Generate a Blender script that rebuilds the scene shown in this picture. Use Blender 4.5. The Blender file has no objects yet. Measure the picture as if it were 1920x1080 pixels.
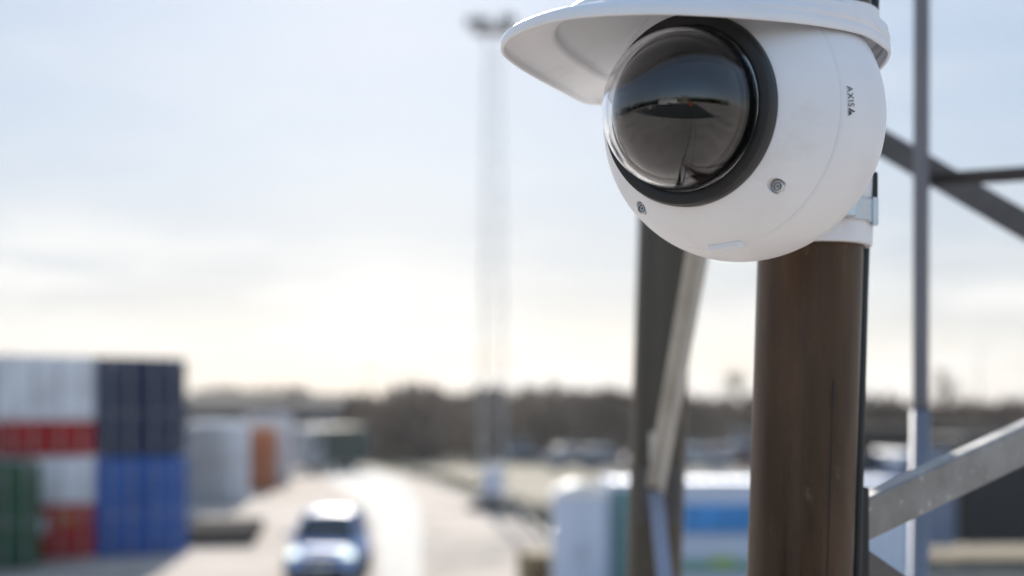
import bpy, bmesh, math, random
from mathutils import Vector, Matrix, noise
R = math.radians
random.seed(7)
scene = bpy.context.scene
col = scene.collection
CAMZ = 3.85                      # eye height above the yard

# ------------------------------------------------------------------ camera
cd = bpy.data.cameras.new('camera'); cam = bpy.data.objects.new('camera', cd); col.objects.link(cam)
cam.location = (0, 0, CAMZ); cam.rotation_euler = (R(90), 0, 0)
cd.sensor_width = 36; cd.lens = 45; cd.shift_y = 233 / 1920
cd.clip_start = 0.02; cd.clip_end = 6000
cd.dof.use_dof = True; cd.dof.focus_distance = 0.70; cd.dof.aperture_fstop = 4.0
scene.camera = cam
# ------------------------------------------------------------------ world, sun, exposure
SUN_AZ, SUN_EL = R(-5.5), R(27)          # azimuth from +Y (negative = left)
world = bpy.data.worlds.new('World'); scene.world = world; world.use_nodes = True
wt = world.node_tree; wt.nodes.clear()
def WN(t, **k):
    n = wt.nodes.new(t)
    for a, v in k.items(): setattr(n, a, v)
    return n
out = WN('ShaderNodeOutputWorld'); bg = WN('ShaderNodeBackground')
sky = WN('ShaderNodeTexSky'); sky.sky_type = 'NISHITA'; sky.sun_disc = False
sky.sun_elevation = SUN_EL; sky.sun_rotation = SUN_AZ
sky.dust_density = 1.6; sky.air_density = 1.0; sky.ozone_density = 1.0; sky.altitude = 0
tc = WN('ShaderNodeTexCoord'); sep = WN('ShaderNodeSeparateXYZ'); wt.links.new(tc.outputs['Generated'], sep.inputs[0])
mp = WN('ShaderNodeMapping'); mp.inputs['Scale'].default_value = (4.5, 4.5, 24)
mp.inputs['Location'].default_value = (5.3, 1.9, 0.4)
wt.links.new(tc.outputs['Generated'], mp.inputs[0])
nz = WN('ShaderNodeTexNoise'); nz.inputs['Scale'].default_value = 1.0; nz.inputs['Detail'].default_value = 5; nz.inputs['Roughness'].default_value = .55
wt.links.new(mp.outputs[0], nz.inputs['Vector'])
cr = WN('ShaderNodeValToRGB'); cr.color_ramp.elements[0].position = .45; cr.color_ramp.elements[1].position = .66
wt.links.new(nz.outputs['Fac'], cr.inputs[0])
# clouds lie low: strength against elevation
er = WN('ShaderNodeValToRGB'); e = er.color_ramp
e.elements[0].position = 0.0; e.elements[0].color = (.8, .8, .8, 1)
e.elements[1].position = .34; e.elements[1].color = (.10, .10, .10, 1)
x = e.elements.new(.12); x.color = (.7, .7, .7, 1)
x = e.elements.new(.16); x.color = (.16, .16, .16, 1)
wt.links.new(sep.outputs['Z'], er.inputs[0])
mul = WN('ShaderNodeMath', operation='MULTIPLY'); wt.links.new(cr.outputs[0], mul.inputs[0]); wt.links.new(er.outputs[0], mul.inputs[1])
# thin bright veil of high haze: warm white at the horizon, pale blue higher up, thicker toward the sun
vr = WN('ShaderNodeValToRGB'); v = vr.color_ramp
v.elements[0].position = 0.0; v.elements[0].color = (.81, .80, .775, 1)
v.elements[1].position = .36; v.elements[1].color = (.42, .56, .77, 1)
for p_, c_ in ((.045, (.76, .765, .76)), (.085, (.57, .625, .69)), (.19, (.50, .61, .755))):
    x = v.elements.new(p_); x.color = (*c_, 1)
wt.links.new(sep.outputs['Z'], vr.inputs[0])
vsc = WN('ShaderNodeVectorMath', operation='SCALE'); vsc.inputs['Scale'].default_value = 3.2; wt.links.new(vr.outputs[0], vsc.inputs[0])
vf = WN('ShaderNodeMapRange'); vf.inputs['From Min'].default_value = -1; vf.inputs['From Max'].default_value = .52; vf.inputs['To Min'].default_value = .5; vf.inputs['To Max'].default_value = .958
wt.links.new(sep.outputs['Y'], vf.inputs[0])
veil = WN('ShaderNodeMixRGB', blend_type='MIX'); wt.links.new(vf.outputs[0], veil.inputs[0]); wt.links.new(vsc.outputs[0], veil.inputs[2])
wt.links.new(sky.outputs[0], veil.inputs[1])
cl = WN('ShaderNodeMixRGB', blend_type='MIX'); cl.inputs[2].default_value = (3.5, 3.45, 3.35, 1)
wt.links.new(mul.outputs[0], cl.inputs[0]); wt.links.new(veil.outputs[0], cl.inputs[1])
bg.inputs['Strength'].default_value = .10
wt.links.new(cl.outputs[0], bg.inputs['Color']); wt.links.new(bg.outputs[0], out.inputs[0])
sd = bpy.data.lights.new('sun', 'SUN'); sun = bpy.data.objects.new('sun', sd); col.objects.link(sun)
sd.energy = 2.7; sd.angle = R(.5); sd.color = (1, .93, .83)
sdir = Vector((math.sin(SUN_AZ) * math.cos(SUN_EL), math.cos(SUN_AZ) * math.cos(SUN_EL), math.sin(SUN_EL)))
sun.rotation_euler = sdir.to_track_quat('Z', 'Y').to_euler(); sun.location = sdir * 40
vs = scene.view_settings; vs.view_transform = 'Standard'; vs.look = 'None'; vs.gamma = 1; vs.use_curve_mapping = False
vs.exposure = 1.55
scene.cycles.use_denoising = True
scene.cycles.sample_clamp_indirect = 12
scene.cycles.max_bounces = 10; scene.cycles.transmission_bounces = 8
scene.cycles.caustics_reflective = False; scene.cycles.caustics_refractive = False

# ------------------------------------------------------------------ materials
MATS = {}
def mat(name, c, rough=.6, metal=0., var=.12, scale=6., bump=0., bscale=40., spec=.5, coat=0., c2=None, stretch=(1, 1, 1), rvar=0.):
    if name in MATS: return MATS[name]
    m = bpy.data.materials.new(name); m.use_nodes = True; t = m.node_tree; b = t.nodes['Principled BSDF']
    b.inputs['Roughness'].default_value = rough; b.inputs['Metallic'].default_value = metal
    b.inputs['Specular IOR Level'].default_value = spec; b.inputs['Coat Weight'].default_value = coat
    b.inputs['Coat Roughness'].default_value = .06
    co = t.nodes.new('ShaderNodeTexCoord'); mpn = t.nodes.new('ShaderNodeMapping'); mpn.inputs['Scale'].default_value = stretch
    t.links.new(co.outputs['Object'], mpn.inputs[0])
    n = t.nodes.new('ShaderNodeTexNoise'); n.inputs['Scale'].default_value = scale; n.inputs['Detail'].default_value = 6; n.inputs['Roughness'].default_value = .6
    t.links.new(mpn.outputs[0], n.inputs['Vector'])
    r = t.nodes.new('ShaderNodeValToRGB'); r.color_ramp.elements[0].position = .3; r.color_ramp.elements[1].position = .72
    if c2 is None: c2 = tuple(min(1, k * (1 + var)) for k in c); c1 = tuple(k * (1 - var) for k in c)
    else: c1 = c
    r.color_ramp.elements[0].color = (*c1, 1); r.color_ramp.elements[1].color = (*c2, 1)
    t.links.new(n.outputs['Fac'], r.inputs[0]); t.links.new(r.outputs[0], b.inputs['Base Color'])
    if rvar:
        mr = t.nodes.new('ShaderNodeMapRange'); mr.inputs['To Min'].default_value = max(.02, rough - rvar); mr.inputs['To Max'].default_value = rough + rvar
        mr.inputs['From Min'].default_value = .3; mr.inputs['From Max'].default_value = .7
        t.links.new(n.outputs['Fac'], mr.inputs[0]); t.links.new(mr.outputs[0], b.inputs['Roughness'])
    if bump:
        n2 = t.nodes.new('ShaderNodeTexNoise'); n2.inputs['Scale'].default_value = bscale; n2.inputs['Detail'].default_value = 4
        t.links.new(mpn.outputs[0], n2.inputs['Vector'])
        bp = t.nodes.new('ShaderNodeBump'); bp.inputs['Strength'].default_value = bump; bp.inputs['Distance'].default_value = .02 if bscale < 60 else .0006
        t.links.new(n2.outputs['Fac'], bp.inputs['Height']); t.links.new(bp.outputs[0], b.inputs['Normal'])
    MATS[name] = m
    return m
def glass(name, c=(1, 1, 1), ior=1.45):
    m = bpy.data.materials.new(name); m.use_nodes = True; b = m.node_tree.nodes['Principled BSDF']
    b.inputs['Base Color'].default_value = (*c, 1); b.inputs['Transmission Weight'].default_value = 1; b.inputs['Roughness'].default_value = .01; b.inputs['IOR'].default_value = ior
    MATS[name] = m; return m

# ------------------------------------------------------------------ helpers
def tag(o, label=None, cat=None, group=None, kind=None):
    if label: o['label'] = label
    if cat: o['category'] = cat
    if group: o['group'] = group
    if kind: o['kind'] = kind
    return o
def empty(name, loc, rz=0, label=None, cat=None, group=None):
    o = bpy.data.objects.new(name, None); col.objects.link(o); o.location = loc; o.rotation_euler.z = rz
    o.empty_display_size = .1
    return tag(o, label, cat, group)
def link(name, me, m=None, parent=None, loc=None, rot=None, smooth=False):
    o = bpy.data.objects.new(name, me); col.objects.link(o)
    if m is not None and len(me.materials) == 0: me.materials.append(m)
    if parent: o.parent = parent
    if loc is not None: o.location = loc
    if rot is not None: o.rotation_euler = rot
    if smooth: me.shade_smooth()
    return o
class MB:
    def __init__(s): s.v = []; s.f = []
    def add(s, vs_, fs):
        k = len(s.v); s.v += [tuple(p) for p in vs_]; s.f += [tuple(i + k for i in f) for f in fs]; return s
    def box(s, c, d, M=None):
        x, y, z = d[0] / 2, d[1] / 2, d[2] / 2
        p = [Vector((i * x, j * y, k * z)) for k in (-1, 1) for j in (-1, 1) for i in (-1, 1)]
        if M is not None: p = [M @ q for q in p]
        p = [q + Vector(c) for q in p]
        return s.add(p, [(0, 2, 3, 1), (4, 5, 7, 6), (0, 1, 5, 4), (2, 6, 7, 3), (0, 4, 6, 2), (1, 3, 7, 5)])
    def tube(s, a, b, r, r2=None, n=12, cap=True):
        a, b = Vector(a), Vector(b); r2 = r if r2 is None else r2
        q = (b - a).to_track_quat('Z', 'Y'); ux, uy = q @ Vector((1, 0, 0)), q @ Vector((0, 1, 0)); P = []
        for c, rr in ((a, r), (b, r2)):
            for i in range(n):
                t = 2 * math.pi * i / n; P.append(c + (ux * math.cos(t) + uy * math.sin(t)) * rr)
        F = [(i, (i + 1) % n, n + (i + 1) % n, n + i) for i in range(n)]
        if cap: F += [tuple(reversed(range(n))), tuple(range(n, 2 * n))]
        return s.add(P, F)
    def bar(s, a, b, w, h, up=(0, 0, 1)):
        a, b = Vector(a), Vector(b); d = (b - a).normalized(); sx = d.cross(Vector(up)).normalized(); sy = sx.cross(d)
        P = [c + sx * i * w / 2 + sy * j * h / 2 for c in (a, b) for i, j in ((-1, -1), (1, -1), (1, 1), (-1, 1))]
        return s.add(P, [(3, 2, 1, 0), (4, 5, 6, 7), (0, 1, 5, 4), (1, 2, 6, 5), (2, 3, 7, 6), (3, 0, 4, 7)])
    def prism(s, pts, z0, z1):           # plan polygon -> prism
        n = len(pts)
        return s.add([(p[0], p[1], z0) for p in pts] + [(p[0], p[1], z1) for p in pts],
                     [tuple(reversed(range(n))), tuple(range(n, 2 * n))] + [(i, (i + 1) % n, n + (i + 1) % n, n + i) for i in range(n)])
    def mesh(s, name):
        me = bpy.data.meshes.new(name); me.from_pydata(s.v, [], s.f); me.update()
        bm = bmesh.new(); bm.from_mesh(me); bmesh.ops.recalc_face_normals(bm, faces=bm.faces); bm.to_mesh(me); bm.free()
        return me
    def build(s, name, m, parent=None, loc=None, rot=None, smooth=False, bevel=0, seg=2):
        o = link(name, s.mesh(name), m, parent, loc, rot, smooth)
        if bevel:
            bv = o.modifiers.new('bevel', 'BEVEL'); bv.width = bevel; bv.segments = seg; bv.limit_method = 'ANGLE'; bv.angle_limit = R(35)
            bv.harden_normals = False
        return o
def lathe(profile, n=96, M=None, close=False):   # profile: (r, h) about +Z ; closed loop of profile if close
    mb = MB(); P = []; F = []; m = len(profile)
    for r, h in profile:
        for i in range(n):
            t = 2 * math.pi * i / n; P.append(Vector((r * math.cos(t), r * math.sin(t), h)))
    for j in range(m if close else m - 1):
        k = (j + 1) % m
        for i in range(n):
            F.append((j * n + i, j * n + (i + 1) % n, k * n + (i + 1) % n, k * n + i))
    if M is not None: P = [M @ p for p in P]
    mb.add(P, F); return mb
def children(o): return [c for c in bpy.data.objects if c.parent == o]
def copy_tree(o, parent=None):
    ch = children(o)
    c = o.copy(); col.objects.link(c); c.parent = parent
    for k in ch: copy_tree(k, c)
    return c
def repaint(o, old, new):
    for k in [o] + children(o):
        for s in getattr(k, 'material_slots', []):
            if s.material == old: s.link = 'OBJECT'; s.material = new
        if k != o: repaint(k, old, new)
def G(px, py): Y = CAMZ * 2400 / (py - 773); return ((px - 960) / 2400 * Y, Y)   # a point of the yard
def smoothangle(me, a=40):
    me.shade_smooth()
    try: me.set_sharp_from_angle(angle=R(a))
    except Exception: pass

# ================================================================== GROUND
m_yard = mat('yard_gravel', (.38, .335, .295), .95, var=0, c2=(.56, .50, .45), scale=.35, bump=.3, bscale=9, spec=.1)
m_glare = mat('glare_lane', (.50, .485, .46), .9, var=.1, scale=.6, bump=.12, bscale=12, spec=.12)  # pale colour paints the glare along this strip of ground
m_field = mat('gravel_field', (.22, .20, .16), .95, spec=.1, var=0, c2=(.36, .32, .26), scale=.15, bump=.5, bscale=5)
m_grass = mat('dry_grass', (.07, .07, .03), .9, var=0, c2=(.17, .15, .07), scale=1.5, bump=.6, bscale=8)
m_conc = mat('concrete', (.35, .34, .32), .8, var=.2, scale=2, bump=.3, bscale=25)
def sheet(name, pts, z, m):
    me = bpy.data.meshes.new(name); me.from_pydata([(p[0], p[1], z) for p in pts], [], [tuple(range(len(pts)))]); me.update()
    o = link(name, me, m); return tag(o, kind='structure')
n = 40; mb = MB(); S = 420
mb.add([(-S + 2 * S * i / n, -S + 2 * S * j / n, 0) for j in range(n + 1) for i in range(n + 1)],
       [(j * (n + 1) + i, j * (n + 1) + i + 1, (j + 1) * (n + 1) + i + 1, (j + 1) * (n + 1) + i) for j in range(n) for i in range(n)])
tag(mb.build('ground', m_yard), kind='structure')
right = [(612, 868), (660, 874), (720, 886), (762, 908), (785, 945), (791, 1000), (788, 1080), (760, 1500)]
left = [(640, 1500), (712, 1080), (708, 1010), (694, 965), (655, 930), (622, 905), (600, 885), (590, 870)]
sheet('road_glare', [G(*p) for p in right + left], .004, m_glare)
edge = [(640, 862), (740, 886), (810, 905), (880, 932), (950, 962), (1000, 990), (1028, 1035), (1040, 1080), (1052, 1300)]
E = [Vector(G(*p)) for p in edge]
far = [(60, 11), (62, 60), (56, 92)]
sheet('gravel_field', [tuple(p) for p in reversed(E)] + [G(640, 858), (60, 118), (62, 60), (50, 17)], .004, m_field)
def ribbon(name, line, w, z0, z1, m, off=0):
    mb = MB(); P = []
    for i, p in enumerate(line):
        a = line[max(0, i - 1)]; b = line[min(len(line) - 1, i + 1)]; d = (b - a).normalized(); nn = Vector((-d.y, d.x)) * 1
        for k, z in ((off, z0), (off + w, z0), (off + w, z1), (off, z1)): q = p + nn * k; P.append((q.x, q.y, z))
    F = []
    for i in range(len(line) - 1):
        for k in range(4): F.append((4 * i + k, 4 * i + (k + 1) % 4, 4 * i + 4 + (k + 1) % 4, 4 * i + 4 + k))
    F += [(3, 2, 1, 0), tuple(4 * (len(line) - 1) + k for k in range(4))]
    mb.add(P, F); return tag(mb.build(name, m), kind='structure')
def dense(line, k=8):
    o = []
    for i in range(len(line) - 1):
        p0 = line[max(0, i - 1)]; p1 = line[i]; p2 = line[i + 1]; p3 = line[min(len(line) - 1, i + 2)]
        for j in range(k):
            t = j / k
            o.append(.5 * ((2 * p1) + (p2 - p0) * t + (2 * p0 - 5 * p1 + 4 * p2 - p3) * t * t + (3 * p1 - p0 - 3 * p2 + p3) * t ** 3))
    o.append(line[-1]); return o
ED = dense(E, 6)
ribbon('kerb', ED, .15, 0, .12, m_conc, off=-.15 * 0)
ribbon('verge', ED, 1.1, 0.0, .03, m_grass, off=.152)
# grass tufts on the verge
mb = MB(); rnd = random.Random(3)
for i in range(2600):
    k = rnd.randrange(len(ED) - 1); t = rnd.random(); p = ED[k].lerp(ED[k + 1], t); d = (ED[k + 1] - ED[k]).normalized(); nn = Vector((-d.y, d.x))
    p = p + nn * (.25 + rnd.random() ** 1.3 * 1.5); a = rnd.random() * 6.28; h = .12 + .4 * rnd.random() ** 2; w = .03 + .04 * rnd.random()
    dx, dy = math.cos(a) * w, math.sin(a) * w; lx, ly = rnd.uniform(-.1, .1), rnd.uniform(-.1, .1)
    mb.add([(p.x - dx, p.y - dy, .02), (p.x + dx, p.y + dy, .02), (p.x + lx, p.y + ly, .02 + h)], [(0, 1, 2)])
tag(mb.build('grass', m_grass), 'short dry grass tufts along the curved kerb of the yard', 'grass', kind='stuff')
sheet('road', [(-45, -50), (8, -50), (8, -7.5), (-45, -7.5)], .004, mat('dark_asphalt', (.06, .068, .06), .85, var=.25, scale=.5, bump=.3, bscale=12))
# second verge strip farther off and a bank
def strip(name, a, b, z, m): sheet(name, a + list(reversed(b)), z, m)
strip('far_road', [G(620, 850), G(900, 852), G(1200, 862), G(1500, 868), (70, 88)], [G(620, 844), G(900, 845), G(1200, 852), G(1500, 858), (80, 108)], .008, mat('far_asphalt', (.15, .14, .13), .9, spec=.1))
sheet('far_grass', [G(640, 860), G(900, 866), G(1190, 893), G(1195, 899), G(900, 873), G(640, 863)], .008, m_grass)

# ================================================================== SHIPPING CONTAINERS
m_steel = mat('zinc_steel', (.42, .43, .45), .45, .9, var=.2, scale=8)
m_dark = mat('dark_rubber', (.025, .025, .028), .7, var=.2)
m_black = mat('black_plastic', (.012, .012, .013), .42, var=.2, scale=60)
def paint(name, c, rough=.5): return mat('paint_' + name, c, rough, var=.28, scale=.9, spec=.2)
P_BLUE = paint('blue', (.012, .085, .32)); P_NAVY = paint('navy', (.007, .020, .062)); P_WHITE = paint('white', (.66, .68, .72)); P_RED = paint('red', (.32, .003, .005))
P_GREEN = paint('green', (.006, .060, .028)); P_ORANGE = paint('orange', (.38, .11, .03)); P_GREY = paint('grey', (.30, .31, .33)); P_TEAL = paint('teal', (.05, .26, .22))
P_SKY = paint('sky_blue', (.07, .28, .62)); P_LIME = paint('lime', (.35, .50, .10)); P_BROWN = paint('brown', (.16, .09, .05)); P_BEIGE = paint('beige', (.22, .19, .16))
def corrug(mb, ax, L, H, base, depth, period=.28, z0=.15):
    """ax: function (u, out, z) -> point; corrugated wall of length L."""
    us = []; u = 0
    while u < L - 1e-6:
        for du, o in ((0, 0), (.07, 0), (.14, depth), (.21, depth)):
            if u + du < L: us.append((u + du, o))
        u += period
    us.append((L, 0)); P = []; F = []
    for z in (z0, z0 + H):
        for u, o in us: P.append(ax(u, -o, z))
    n = len(us)
    for i in range(n - 1): F.append((i, i + 1, n + i + 1, n + i))
    mb.add(P, F)
def container(name, loc, rz, paint_m, L, label, group, lower=None, split=.36, W=2.44, H=2.66, door_marks=None, castings=None):
    """front (doors) faces local -Y, body runs to +Y; origin bottom centre of door face."""
    root = empty(name, loc, rz, label, 'container', group)
    def pan(nm, fn, LL, m=paint_m, h0=.15, h1=H - .12, d=.036):
        mb = MB(); corrug(mb, fn, LL, h1 - h0, 0, d, z0=h0); return mb.build(nm, m, root)
    pan('side_panel', lambda u, o, z: (-W / 2 + .01 - o, .08 + u, z), L - .16)
    pan('side_panel', lambda u, o, z: (W / 2 - .01 + o, .08 + u, z), L - .16)
    pan('end_panel', lambda u, o, z: (-W / 2 + .08 + u, L - .01 + o, z), W - .16)
    mb = MB(); corrug(mb, lambda u, o, z: (-W / 2 + .04 + (W - .08) * z, .06 + u, H - .05 + o), L - .12, 1, 0, .025, z0=0); mb.build('roof_panel', paint_m, root)
    mb = MB()
    for sx in (-1, 1):
        mb.box((sx * (W / 2 - .04), L / 2, .08), (.08, L - .3, .15)); mb.box((sx * (W / 2 - .04), L / 2, H - .06), (.08, L - .3, .1))
    mb.box((0, .06, .08), (W - .3, .1, .15)); mb.box((0, .06, H - .08), (W - .3, .1, .14)); mb.box((0, L - .06, .08), (W - .3, .1, .15)); mb.box((0, L - .06, H - .08), (W - .3, .1, .14))
    mb.box((0, L / 2, .13), (W - .2, L - .2, .04))
    mb.build('frame', paint_m, root)
    cp = MB().box((0, 0, 0), (.15, .15, H - .26)).mesh('corner_post'); cp.materials.append(paint_m)
    cc = MB().box((0, 0, 0), (.17, .17, .12)).mesh('corner_casting'); cc.materials.append(castings or paint_m)
    for sx in (-1, 1):
        for y in (.08, L - .08):
            link('corner_post', cp, None, root, (sx * (W / 2 - .078), y, H / 2))
            for z in (.062, H - .062): link('corner_casting', cc, None, root, (sx * (W / 2 - .08), y, z))
    # doors with corrugated leaves, lock bars
    for sx in (-1, 1):
        h0, h1 = .05, H - .06; ww = W / 2 - .03
        d = empty_part = None
        segs = [(h0, h1, paint_m)] if lower is None else [(h0, h0 + (h1 - h0) * split, lower), (h0 + (h1 - h0) * split, h1, paint_m)]
        mb = MB(); mats = []; fm = []
        for a, b, mm in segs:
            k = len(mb.f); mb.box((sx * (ww / 2 + .012), -.022, (a + b) / 2), (ww, .03, b - a))
            nn = 4 if lower is None else 2
            for q in range(nn):
                hh = (b - a) / nn; mb.box((sx * (ww / 2 + .012), -.045, a + hh * (q + .5)), (ww * .92, .02, hh * .62))
            mats.append(mm); fm += [len(mats) - 1] * (len(mb.f) - k)
        me = mb.mesh('door')
        for mm in mats: me.materials.append(mm)
        for p, i in zip(me.polygons, fm): p.material_index = i
        d = link('door', me, None, root)
        for q in (.28, .72):
            b = MB().tube((sx * ww * q, -.09, .1), (sx * ww * q, -.09, H - .1), .018, n=8)
            b.box((sx * ww * q, -.08, .35), (.06, .06, .1)).box((sx * ww * q, -.08, H - .4), (.06, .06, .1)).box((sx * ww * q + .1, -.11, 1.15), (.26, .02, .035))
            b.build('lock_bar', m_steel, d)
    if castings:  # chrome balls added along the door head to throw glints
        for xx in (-W * .3, W * .36):
            lathe([(.001, .06), (.03, .052), (.052, .03), (.06, 0), (.052, -.03), (.03, -.052), (.001, -.06)], 16).build('glint_ball', mat('chrome', (.85, .85, .85), .12, 1.), root, loc=(xx, -.1, H - .16), smooth=True)
    return root
# the two-high row at the left; doors turned toward the viewpoint
row = Vector((1.75, 1.06)).normalized(); rowz = math.atan2(row.y, row.x)
c0 = Vector((-8.85, 34.9))                      # right hand corner of the blue one
back = Vector((-row.y, row.x))
def rowpos(k, fwd=0): p = c0 - row * (1.22 + k * 2.47) - back * fwd; return p
gp = 'shipping containers stacked two high at the left'
zinc = mat('worn_casting', (.62, .62, .63), .3, .6, var=.1)
p = rowpos(0); container('shipping_container', (p.x, p.y, 0), rowz, P_BLUE, 6.06, 'bright blue shipping container on the ground under the dark navy one', gp)
container('shipping_container', (p.x - .03, p.y, 2.67), rowz, P_NAVY, 6.06, 'dark navy shipping container stacked on the blue one', gp, castings=zinc)
p = rowpos(1); container('shipping_container', (p.x, p.y, 2.67), rowz, P_WHITE, 6.06, 'white shipping container with red lower doors, on the upper level', gp, lower=P_RED, split=.36, castings=zinc)
p = rowpos(1); c = container('shipping_container', (p.x, p.y, 0), rowz, P_WHITE, 6.06, 'white and red shipping container on the ground beside the green one', gp, lower=P_RED, split=.56)
mk = MB().tube((-.35, -.062, .95), (-.35, -.072, .95), .36, n=28); mk.build('glint_disc', P_WHITE, c)  # white disc paints a blurred glint onto the doors
mk = MB().box((.45, -.062, 1.1), (.5, .01, .3)); mk.build('printed_patch', P_ORANGE, c)
p = rowpos(1.64, 1.25); container('shipping_container', (p.x, p.y, 0), rowz, P_GREEN, 6.06, 'dark green shipping container at the bottom left edge', gp, castings=zinc)
p = rowpos(2.02, 0); container('shipping_container', (p.x, p.y, 2.67), rowz, P_WHITE, 6.06, 'white shipping container on the upper level, cut by the left edge', gp, lower=P_RED, split=.36, castings=zinc)

# second group, farther up the yard
g2 = 'tall containers standing up the yard'
def at(px, py): x_, y_ = G(px, py); return x_, y_
x_, y_ = at(368, 950); container('shipping_container', (x_, y_, 0), R(16), P_GREY, 9, 'tall grey container standing right behind the stacked row', g2, W=1.9, H=3.3)
x_, y_ = at(414, 944); container('shipping_container', (x_, y_ + .3, 0), R(15), P_WHITE, 9, 'tall white container between the grey and the orange one', g2, W=2.3, H=3.42, castings=zinc)
x_, y_ = at(474, 920); container('shipping_container', (x_, y_, 0), R(13), P_ORANGE, 8, 'rusty orange container at the right end of the far group', g2, W=2.25, H=3.1)
x_, y_ = at(470, 916); container('shipping_container', (x_ + .1, y_ + 5, 3.1 * 0), R(13), P_WHITE, 8, 'white container behind the orange one', g2, W=2.2, H=3.75)
m_shade = mat('shade_dark', (.018, .018, .022), 1.0, 0, spec=.03)
root = empty('shade_stack', (*G(405, 1006), 0), R(8), 'low dark slabs added as the shadow right of the blue container', 'shadow slab')  # slabs added; their dark colour stands in for the ground shadow here
pl_ = MB().box((0, 0, 0), (2.6, 5.6, .05)).mesh('shade_slab'); pl_.materials.append(m_shade)
for k in range(6): link('shade_slab', pl_, None, root, (.03 * (k % 2), -.04 * (k % 3), .03 + .058 * k))
# long low building behind
def building(name, loc, rz, L, D, H, m, mr, label, cat='building', nwin=6):
    root = empty(name, loc, rz, label, cat)
    MB().box((0, D / 2, H / 2), (L, D, H)).build('wall', m, root)
    mb = MB(); mb.prism([(-.2, H), (D + .2, H), (D / 2, H + .9)], -L / 2 - .2, L / 2 + .2)
    me = mb.mesh('roof'); me.transform(Matrix(((0, 0, 1, 0), (1, 0, 0, 0), (0, 1, 0, .005), (0, 0, 0, 1)))); link('roof', me, mr, root)
    for i in range(nwin):
        xx = -L / 2 + L * (i + .5) / nwin
        w = MB().box((xx, -.02, H * .62), (1.3, .06, 1.1)).build('window', P_WHITE, root)
        MB().box((xx, -.055, H * .62), (1.1, .03, .9)).build('pane', mat('dark_pane', (.03, .04, .05), .08, spec=.8), w)
    MB().box((L / 2 - 1.5, -.03, 1.05), (1.0, .06, 2.1)).build('door', P_GREY, root)
    return root
building('warehouse', (-21, 96, 0), R(4), 16, 12, 4.4, mat('brick_grey', (.12, .11, .11), .8), mat('dark_roof', (.06, .06, .065), .95, spec=.1), 'low dark grey warehouse behind the far containers at the left')
building('shed', (-10.5, 108, 0), R(-8), 7, 8, 2.9, P_BEIGE, mat('pale_roof', (.33, .30, .26), .9, spec=.15), 'beige shed with a pale roof in front of the trees', nwin=3)
building('shed', (16.8, 100, 0), R(4), 9, 8, 2.2, P_BEIGE, mat('pale_roof', (.33, .30, .26), .9, spec=.15), 'beige shed with a pale roof behind the mast legs', nwin=4)

gr_ = 'containers across the yard, mirrored in the dome'
container('shipping_container', (-24, -17, 0), R(120), P_WHITE, 6.06, 'white container across the yard, mirrored in the dome', gr_)
container('shipping_container', (-15, -30, 0), R(160), P_NAVY, 6.06, 'navy container across the yard, mirrored in the dome', gr_)
container('shipping_container', (2, -27, 0), R(185), P_ORANGE, 6.06, 'orange container across the yard, mirrored in the dome', gr_)
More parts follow.
